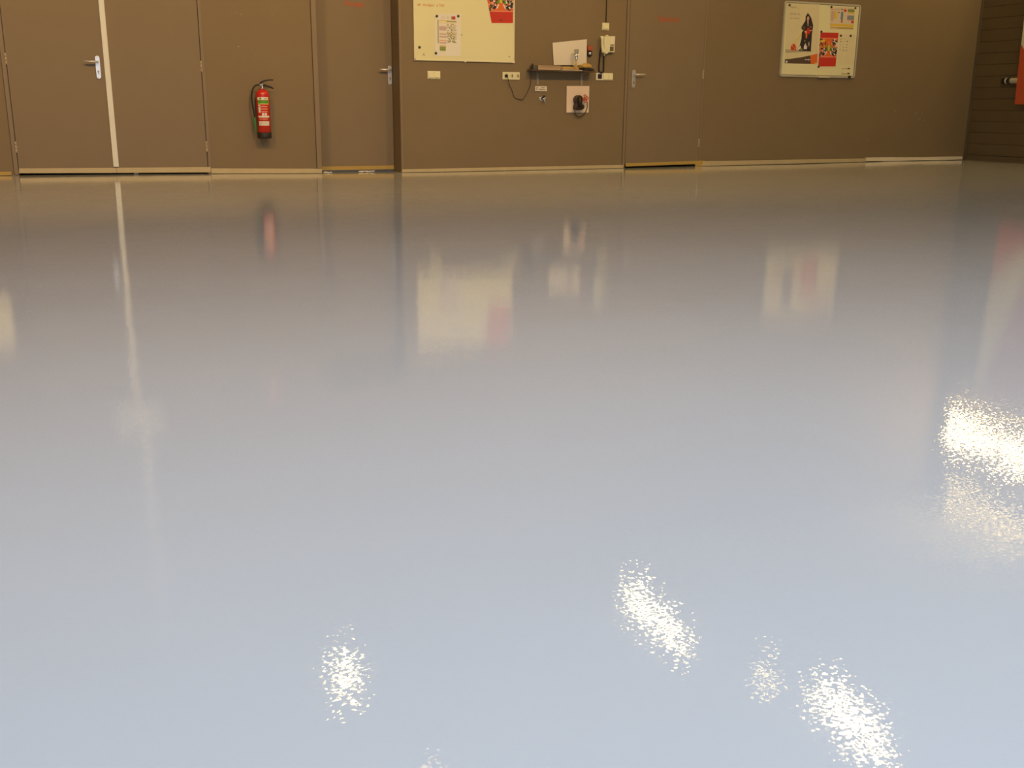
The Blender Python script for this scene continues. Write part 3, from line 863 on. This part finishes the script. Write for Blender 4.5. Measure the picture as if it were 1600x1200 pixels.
# plug and cord looping from the socket to the shelf
pc = empty('power_cord', (4.57, D, .85), 'thin dark power cord sagging from the wall socket to the shelf end', 'cord')
g = MB(); g.lathe([(.017, 0), (.018, -.012), (.012, -.030), (.006, -.034)], (4.572, D - .015, 1.004), (0, 1, 0), 16); g.build('plug', BLACK, pc)
g = MB(); g.tube(smooth_path([(4.574, D - .045, 1.000), (4.590, D - .040, .960), (4.612, D - .02, .900), (4.640, D - .012, .865), (4.668, D - .010, .790), (4.700, D - .009, .765), (4.745, D - .009, .755), (4.778, D - .010, .757), (4.810, D - .010, .800), (4.850, D - .012, .870), (4.866, D - .014, .930), (4.868, D - .02, 1.000), (4.862, D - .03, 1.054)], 6), .0032, 8); g.build('cable', mat('brown_cable', (.055, .032, .02), .6), pc)

# ------------------------------------------------------------------ telephone
ph = empty('telephone', (5.81, D, 1.28), 'cream wall telephone with dark coiled cord beside the right door', 'telephone')
g = MB(); g.prism([(5.752, 1.451), (5.893, 1.457), (5.890, 1.281), (5.819, 1.280), (5.786, 1.258), (5.758, 1.272)], D - .055, D - .0005)
g.build('phone_base', CREAM, ph, bevel=.006)
g = MB()
hs = [((5.748, 1.450), .020), ((5.747, 1.443), .024), ((5.751, 1.417), .017), ((5.753, 1.366), .015), ((5.759, 1.319), .016), ((5.768, 1.288), .022), ((5.771, 1.273), .018)]
g.tube([(q[0] * .9945, D - .070, q[1]) for q, r in hs], [r for q, r in hs], 12)
g.build('handset', CREAM, ph)
g = MB(); g.prism([(5.770, 1.463), (5.791, 1.467), (5.816, 1.451), (5.773, 1.448)], D - .06, D - .02); g.build('cradle_hook', CREAM, ph, bevel=.004)
MB().box((5.835, 1.445)[0], (5.873, 1.447)[0], D - .0575, D - .0545, (5.838, 1.371)[1], (5.835, 1.445)[1]).build('index_card', mat('pale_card', (.84, .80, .62), .5), ph)
MB().box((5.832, 1.364)[0], (5.880, 1.365)[0], D - .0575, D - .0545, (5.832, 1.355)[1], (5.832, 1.364)[1]).build('display', mat('dark_display', (.12, .08, .05), .4), ph)
KEY = mat('dark_keys', (.07, .04, .03), .4)
ka, kb = (5.826, 1.345), (5.876, 1.294)
for i in range(3):
    for j in range(4):
        x0 = ka[0] + (kb[0] - ka[0]) * i / 3; z0 = ka[1] + (kb[1] - ka[1]) * j / 4
        MB().box(x0 + .002, x0 + .0135, D - .060, D - .0545, z0 - .0125, z0 - .002).build('key', KEY, ph)
# coiled cord: down from the handset in a long loop and back up to the base
path = smooth_path([((5.767, 1.267)[0], D - .05, (5.778, 1.268)[1]), ((5.768, 1.231)[0], D - .03, (5.768, 1.231)[1]), ((5.772, 1.169)[0], D - .025, (5.772, 1.169)[1]), ((5.775, 1.106)[0], D - .02, (5.775, 1.106)[1]), ((5.771, 1.077)[0], D - .022, (5.771, 1.077)[1]),
                    ((5.747, 1.058)[0], D - .024, (5.747, 1.058)[1]), ((5.719, 1.076)[0], D - .022, (5.719, 1.076)[1]), ((5.715, 1.126)[0], D - .02, (5.715, 1.126)[1]), ((5.720, 1.209)[0], D - .02, (5.720, 1.209)[1]), ((5.725, 1.282)[0], D - .02, (5.725, 1.282)[1]), ((5.741, 1.329)[0], D - .02, (5.741, 1.329)[1])], 24)
coil = []
th = 0
for i in range(1, len(path)):
    t = (path[i] - path[i - 1])
    tn = t.normalized()
    sidev = Vector((0, 1, 0))
    oth = tn.cross(sidev)
    for k in range(3):
        th += 1.5
        coil.append(path[i - 1] + t * k / 3 + (sidev * math.cos(th) + oth * math.sin(th)) * .0060)
g = MB(); g.tube(path[:20], .0045, 8); g.build('cord_lead', CREAM, ph)
g = MB(); g.tube(coil[60:], .0030, 6); g.build('coiled_cord', BLACKR, ph)

# ------------------------------------------------------------------ shelf and what stands on it
SX0, SX1, SZ = 4.825, 5.600, 1.070
SD = .15
sf = empty('wall_shelf', ((SX0 + SX1) / 2, D, SZ), 'dark narrow wall shelf on two grey brackets', 'shelf')
MB().box(SX0, SX1, D - SD, D - .002, SZ - .014, SZ + .002).build('shelf_board', mat('dark_shelf', (.085, .055, .035), .5), sf, bevel=.002)
for bx in (4.955, 5.500):
    g = MB().box(bx - .011, bx + .011, D - .012, D - .0005, SZ - .155, SZ - .014)
    g.prismx([(D - .012, SZ - .015), (D - .13, SZ - .015), (D - .13, SZ - .022), (D - .012, SZ - .045)], bx - .003, bx + .003)
    g.build('bracket', mat('grey_bracket', (.34, .29, .23), .5), sf)
y0 = D - SD + .006
ZS = SZ + .002
def SC(p):
    """keeps a position measured on the wall but moves it out to the shelf front"""
    return p
bb = MB().box(4.826, 4.840, D - .145, D - .125, ZS, ZS + .062)
tag(bb.build('bookend', BLACK, bevel=.002), 'black upright end plate at the left end of the shelf', 'bookend')
g = MB().box(4.842, 4.893, D - .140, D - .04, ZS, ZS + .046)
tag(g.build('battery_charger', mat('dark_green_grey', (.10, .085, .055), .5), bevel=.004), 'small dark charger block at the left end of the shelf', 'charger')
bx_ = empty('long_box', (5.07, D - .1, ZS), 'long flat tan cardboard box lying on the left half of the shelf', 'box')
MB().box(4.897, 5.175, D - .143, D - .045, ZS, ZS + .040).build('box_body', CARDT, bx_, bevel=.002)
MB().box(4.897, 5.175, D - .1445, D - .1432, ZS + .002, ZS + .010).build('box_edge', mat('light_cardboard', (.60, .46, .30), .7), bx_)
MB().box(4.895, 5.177, D - .146, D - .043, ZS + .040, ZS + .046).build('box_lid', mat('box_lid_card', (.48, .34, .20), .7), bx_)
g = MB(); g.lathe([(.0, 0), (.0085, .001), (.0085, .036), (.007, .040), (.0, .041)], (4.998, D - .02, ZS + .003), (0, 0, 1), 14)
g.box(4.985, 5.011, D - .032, D - .004, ZS, ZS + .0035)
tag(g.build('candle_stub', WHITEP), 'tiny white upright stub behind the long tan box', 'stub')
g = MB(); g.prism([(5.148, 1.129), (5.557, 1.138), (5.552, 1.415), (5.128, 1.365)], D - .016, D - .0132)
o = g.build('blank_card', mat('off_white_card', (.80, .73, .62), .6, var=.03)); tag(o, 'large blank off-white card with slanting top leaning on the wall behind the shelf', 'card')
# envelope and yellow cloth
g = MB(); g.prismx([(D - .148, ZS), (D - .05, ZS), (D - .05, ZS + .006), (D - .148, ZS + .006)], 5.180, 5.440)
tag(g.build('envelope', PAPERP), 'flat pinkish envelope lying at the front middle of the shelf', 'envelope')
def lump(name, cx, cyy, cz, rx, ry, rz, m, label, cat, seed=1, amp=.25, group=None):
    rnd = random.Random(seed)
    g = MB()
    bmesh.ops.create_icosphere(g.bm, subdivisions=3, radius=1.0)
    ph_ = [rnd.random() * 6 for _ in range(6)]
    for v in g.bm.verts:
        c = v.co
        k = 1 + amp * (math.sin(4 * c.x + ph_[0]) * math.sin(3.3 * c.y + ph_[1]) * .6 + math.sin(7 * c.x + 5 * c.z + ph_[2]) * .35)
        z_ = max(c.z * k, -.55)
        v.co = Vector((cx + c.x * k * rx, cyy + c.y * k * ry, cz + (z_ + .55) * rz / 1.55))
    for f in g.bm.faces:
        f.smooth = True
    return tag(g.build(name, m), label, cat, group)
CLOTH = mat('yellow_leather', (.56, .36, .10), .75, var=.25, scale=40)
lump('folded_cloth', 5.275, D - .095, ZS + .0065, .095, .042, .034, mat('brown_yellow_cloth', (.50, .33, .11), .8, var=.25, scale=40), 'low brown-yellow folded cloth on the envelope on the shelf', 'cloth', 2)
lump('work_glove', 5.510, D - .080, ZS + .031, .080, .048, .050, CLOTH, 'yellow work glove lying right of the metal cup on the shelf', 'glove', 5)
lump('dark_glove', 5.530, D - .085, ZS + .001, .080, .048, .030, BLACKR, 'dark glove under the yellow one at the right end of the shelf', 'glove', 9, .35)
cu = empty('metal_cup', (5.378, D - .105, ZS), 'small chrome goblet standing upright on a wooden foot on the shelf', 'goblet')
g = MB(); g.lathe([(.0, 0), (.034, .001), (.034, .008), (.012, .016), (.008, .050), (.010, .066)], (5.378, D - .105, ZS + .0445)); g.build('foot', mat('brass_foot', (.62, .46, .20), .3, metal=.6), cu)
MB().lathe([(.030, 0), (.034, .002), (.034, .042), (.030, .0445)], (5.378, D - .105, ZS + .0005)).build('wooden_block', mat('honey_wood', (.45, .28, .09), .6, var=.15, scale=30), cu)
g = MB(); g.lathe([(.008, .062), (.016, .070), (.017, .088), (.014, .092), (.020, .100), (.021, .124), (.0175, .128), (.024, .138), (.029, .176), (.032, .180), (.030, .178), (.022, .140), (.0, .135)], (5.378, D - .105, ZS + .0445)); g.build('cup', STEEL, cu)

# red and black knob on the wall right of the card
kn = empty('alarm_knob', (0, D, 0), 'red cap and black-ringed chrome ball mounted on the wall right of the card', 'knob')
kn.location = ((5.592, 1.289)[0], D, (5.592, 1.289)[1])
q = (5.591, 1.321); g = MB(); g.prism(rrect(q[0] - .030, q[0] + .030, q[1] - .030, q[1] + .026, .015), D - .045, D - .0005); g.build('red_cap', mat('dull_red_plastic', (.42, .10, .05), .4), kn, bevel=.008)
q = (5.590, 1.262); g = MB(); g.lathe([(.030, 0), (.033, -.006), (.033, -.022), (.022, -.030)], (q[0], D - .001, q[1]), (0, 1, 0), 20); g.build('black_ring', BLACK, kn)
g = MB(); g.lathe([(.001, -.050), (.012, -.047), (.018, -.038), (.020, -.028)], (q[0], D - .001, q[1] + .002), (0, 1, 0), 18); g.build('ball', STEEL, kn)
g = MB().box(q[0] - .012, q[0] + .012, D - .006, D - .0004, q[1] + .03, q[1] + .07); g.build('back_plate', BLACK, kn)

# ------------------------------------------------------------------ below the shelf
lb_ = tag(MB().box(4.924, 5.068, D - .0135, D - .0122, .848, .901).build('label_plate', mat('label_plate_white', (.84, .74, .62), .5)), 'small white label plate with two dark lines under the left shelf bracket', 'label')
text('lettering', '24V', (4.936, 0.878), .014, INK, lb_, .0142, bold=.0006); text('lettering', 'LUCHT', (4.993, 0.881), .015, INK, lb_, .0142, bold=.0006)
text('lettering', '07', (4.936, 0.861), .014, INK, lb_, .0142, bold=.0006); text('lettering', 'PERSLUCHT', (4.973, 0.862), .014, INK, lb_, .0142, bold=.0006)
ac = empty('air_coupling', (5.02, D, .76), 'small chrome air coupling on the wall under the label plate', 'coupling')
q = (4.995, 0.766)
g = MB(); g.lathe([(.026, 0), (.026, -.006), (.012, -.008)], (q[0] + .012, D - .0008, q[1]), (0, 1, 0), 20); g.build('rosette', STEEL, ac)
g = MB(); g.lathe([(.012, 0), (.012, -.03), (.016, -.032), (.016, -.05), (.010, -.052)], (q[0] + .03, D - .006, q[1] + .004), (0, 1, .1), 16)
g.build('nipple', STEEL, ac)
g = MB(); g.lathe([(.012, 0), (.014, .018), (.006, .022)], (q[0] + .036, D - .022, q[1] + .014), (.2, -.2, 1), 12); g.build('black_knob', BLACK, ac)
g = MB(); g.tube([(q[0] + .034, D - .04, q[1] - .01), (q[0] + .036, D - .045, q[1] - .035), (q[0] + .036, D - .045, q[1] - .052)], [.009, .007, .004], 10); g.build('pin', STEEL, ac)

ws = sheet('backing_sheet', [(5.316, 0.617), (5.600, 0.619), (5.601, 0.912), (5.316, 0.908)], .0125, mat('pink_white_sheet', (.84, .68, .54), .6, var=.04), 'pinkish white paper sheet behind the black tap under the shelf', 'paper')
tp = empty('wall_tap', (5.46, D, .64), 'black tap body with red wheel handle and hanging black loop under the shelf', 'tap')
TAPM = mat('dark_bronze', (.045, .030, .018), .45, metal=.3, var=.3, scale=40)
g = MB(); g.prism([(5.416, 0.655), (5.422, 0.692), (5.434, 0.716), (5.425, 0.733), (5.420, 0.765), (5.429, 0.790), (5.452, 0.806), (5.481, 0.811), (5.507, 0.801), (5.520, 0.783), (5.517, 0.750), (5.512, 0.717), (5.531, 0.705), (5.550, 0.684), (5.540, 0.664), (5.519, 0.649), (5.466, 0.645)], D - .075, D - .0135)
g.build('tap_body', TAPM, tp, bevel=.012)
g = MB(); q1, q2 = (5.470, 0.782), (5.484, 0.684)
g.tube([(q1[0], D - .080, q1[1]), ((q1[0] + q2[0]) / 2 - .004, D - .088, (q1[1] + q2[1]) / 2), (q2[0], D - .080, q2[1])], [.018, .013, .020], 12); g.build('spout', TAPM, tp)
REDW = mat('red_wire', (.55, .06, .025), .4)
g = MB()
for c in ((5.539, 0.799), (5.565, 0.779), (5.548, 0.746), (5.525, 0.762)):
    g.tube([(c[0] + .0145 * math.cos(2 * PI * k / 18), D - .085 + .004 * math.sin(k), c[1] + .0145 * math.sin(2 * PI * k / 18)) for k in range(18)], .0052, 8, closed=True)
g.tube([((5.513, 0.770)[0], D - .078, (5.513, 0.770)[1]), ((5.546, 0.771)[0], D - .085, (5.546, 0.771)[1])], .006, 8)
g.build('wheel_handle', REDW, tp)
g = MB(); g.tube(smooth_path([((5.426, 0.651)[0], D - .06, (5.426, 0.651)[1]), ((5.439, 0.610)[0], D - .04, (5.439, 0.610)[1]), ((5.468, 0.581)[0], D - .03, (5.468, 0.581)[1]), ((5.506, 0.573)[0], D - .028, (5.506, 0.573)[1]), ((5.549, 0.594)[0], D - .03, (5.549, 0.594)[1]), ((5.579, 0.631)[0], D - .035, (5.579, 0.631)[1]), ((5.590, 0.685)[0], D - .045, (5.590, 0.685)[1]), ((5.581, 0.730)[0], D - .06, (5.581, 0.730)[1]), ((5.563, 0.756)[0], D - .08, (5.563, 0.756)[1])]), .0050, 8)
g.build('loop_cable', BLACKR, tp)

tp.location.x -= .026

# ------------------------------------------------------------------ right-hand wall: banner and bracket
BNR = 0.105
ban = empty('banner', (XR - BNR, 9.5, .755), 'hanging white banner with red-orange lower corner on the dark clad wall', 'banner')
def RW(pts, m, name, off, parent, th=.003):
    g = MB()
    a_ = [g.bm.verts.new((XR - off, q[0], q[1])) for q in pts]
    b_ = [g.bm.verts.new((XR - off + th, q[0], q[1])) for q in pts]
    n = len(pts)
    g.bm.faces.new(a_); g.bm.faces.new(b_[::-1])
    for k in range(n):
        g.bm.faces.new((a_[k], b_[k], b_[(k + 1) % n], a_[(k + 1) % n]))
    return g.build(name, m, parent)
YA, YC = 10.02, 9.00    # left and right edge of the banner
RW([(YA, .755), (YC, .755), (YC, 3.05), (YA + .06, 3.05)], mat('banner_cloth', (.82, .78, .55), .7, var=.04), 'cloth', BNR, ban)
RW([(YA, .755), (YC, .755), (YC, .80), (9.60, 1.03), (9.86, 1.28), (YA + .024, 1.49)], mat('banner_red', (.62, .10, .03), .7, var=.05), 'red_corner', BNR + .002, ban, .0015)
RW([(YC, 1.20), (9.52, 1.45), (9.70, 2.0), (9.86, 2.55), (9.95, 3.05), (YC, 3.05)], mat('banner_magenta', (.50, .17, .20), .7, var=.05), 'red_swoosh', BNR + .002, ban, .0015)
g = MB(); g.tube([(XR - BNR, YA + .05, 3.06), (XR - BNR, YC - .02, 3.06)], .014, 12); g.tube([(XR - BNR, YA + .0, 3.06), (XR + .001, YA + .0, 3.06)], .006, 8); g.tube([(XR - BNR, YC, 3.06), (XR + .001, YC, 3.06)], .006, 8)
g.build('hanging_rod', ALU, ban)
g = MB(); g.tube([(XR - BNR - .004, YA - .01, 1.80), (XR - BNR - .001, YA - .01, 1.80)], .010, 10); g.build('eyelet', BLACK, ban)
sb = empty('door_bolt', (XR - .03, 10.25, 1.03), 'black and white banded bolt on the dark wall left of the banner', 'bolt')
for ya, yb, r, m, nm in ((10.300, 10.245, .040, BLACK, 'black_band'), (10.245, 10.228, .041, WHITEP, 'white_band'), (10.228, 10.175, .040, BLACK, 'black_band'), (10.175, 9.98, .035, mat('dusty_cream_tube', (.55, .50, .38), .5), 'tube')):
    g = MB(); g.lathe([(r * .92, 0), (r, .004), (r, abs(ya - yb) - .004), (r * .92, abs(ya - yb))], (XR - .050, ya, 1.048), (0, -1, 0), 20); g.build(nm, m, sb)
MB().box(XR - .03, XR - .0005, 10.18, 10.22, 1.02, 1.075).build('bolt_bracket', BLACK, sb)

# ------------------------------------------------------------------ lamps (mirrored in the floor)
LE = (1.0, .74, .30)
def batten(x0, y0, x1, y1, z_, wdt, strength, label, name='ceiling_light'):
    e = empty(name, ((x0 + x1) / 2, (y0 + y1) / 2, z_), label, 'light', 'linear ceiling lights')
    d = Vector((x1 - x0, y1 - y0, 0)); L_ = d.length; ang = math.atan2(d.y, d.x)
    def bx(z0, z1, ww, ll, m, nm, bev=0):
        g = MB(); g.box(-ll / 2, ll / 2, -ww / 2, ww / 2, z0, z1)
        o = g.build(nm, m)
        o.parent = e; o.rotation_euler = (0, 0, ang)
        return o
    bx(.02, .07, wdt + .03, L_ + .06, WHITEP, 'housing')
    m = mat('lamp_glow_%d' % int(strength), (.9, .9, .85), .4, emit=LE, estr=strength)
    bx(-.02, .02, wdt, L_, m, 'diffuser')
    return e
ZL = H - .07
batten(2.18, 9.35, 2.13, 9.0, ZL, .22, 20, 'short warm ceiling lamp nearest the double door')
batten(5.72, 9.65, 5.60, 8.35, ZL, .20, 21, 'long warm ceiling lamp in front of the shelf wall')
batten(6.44, 7.15, 6.24, 6.10, ZL, .24, 22, 'long warm ceiling lamp second from the far wall')
batten(6.10, 7.62, 6.04, 7.35, ZL, .12, 8, 'small dim ceiling lamp beside the long second lamp')
batten(2.40, 7.35, 2.38, 7.10, ZL, .14, 4, 'short ceiling lamp further from the double door')
def wlamp(z_, r, strength, label, ya, yb):
    e = empty('wall_light', (XR - .1, (ya + yb) / 2, z_), label, 'light', 'tube lights on the right wall')
    MB().box(XR - .05, XR - .0005, yb, ya, z_ - .05, z_ + .05).build('housing', WHITEP, e)
    g = MB(); g.tube([(XR - .08, ya - .02, z_), (XR - .08, yb + .02, z_)], r, 12)
    g.build('tube', mat('tube_glow_%d' % int(strength), (.9, .9, .85), .4, emit=(1.0, .70, .26), estr=strength), e)
wlamp(3.72, .085, 34, 'bright thick tube light high on the right-hand wall', 10.45, 8.9)
wlamp(4.72, .030, 8, 'thin dimmer tube light just below the ceiling on the right-hand wall', 10.35, 8.9)
for fx, fp in WALL_FILLS:  # out-of-view housings for the added wall fill lights
    g = MB().box(fx - .26, fx + .26, 4.05, 4.32, H - .30, H - .002)
    tag(g.build('fillbox', BLACK), {-1.4: 'black floodlight added unseen under the ceiling, leftmost of the four', 2.2: 'black floodlight added unseen under the ceiling, second from the left', 5.4: 'black floodlight added unseen under the ceiling, third from the left', 8.6: 'black floodlight added unseen under the ceiling, nearest the right-hand wall'}[fx], 'light', 'added fill lights under the ceiling')
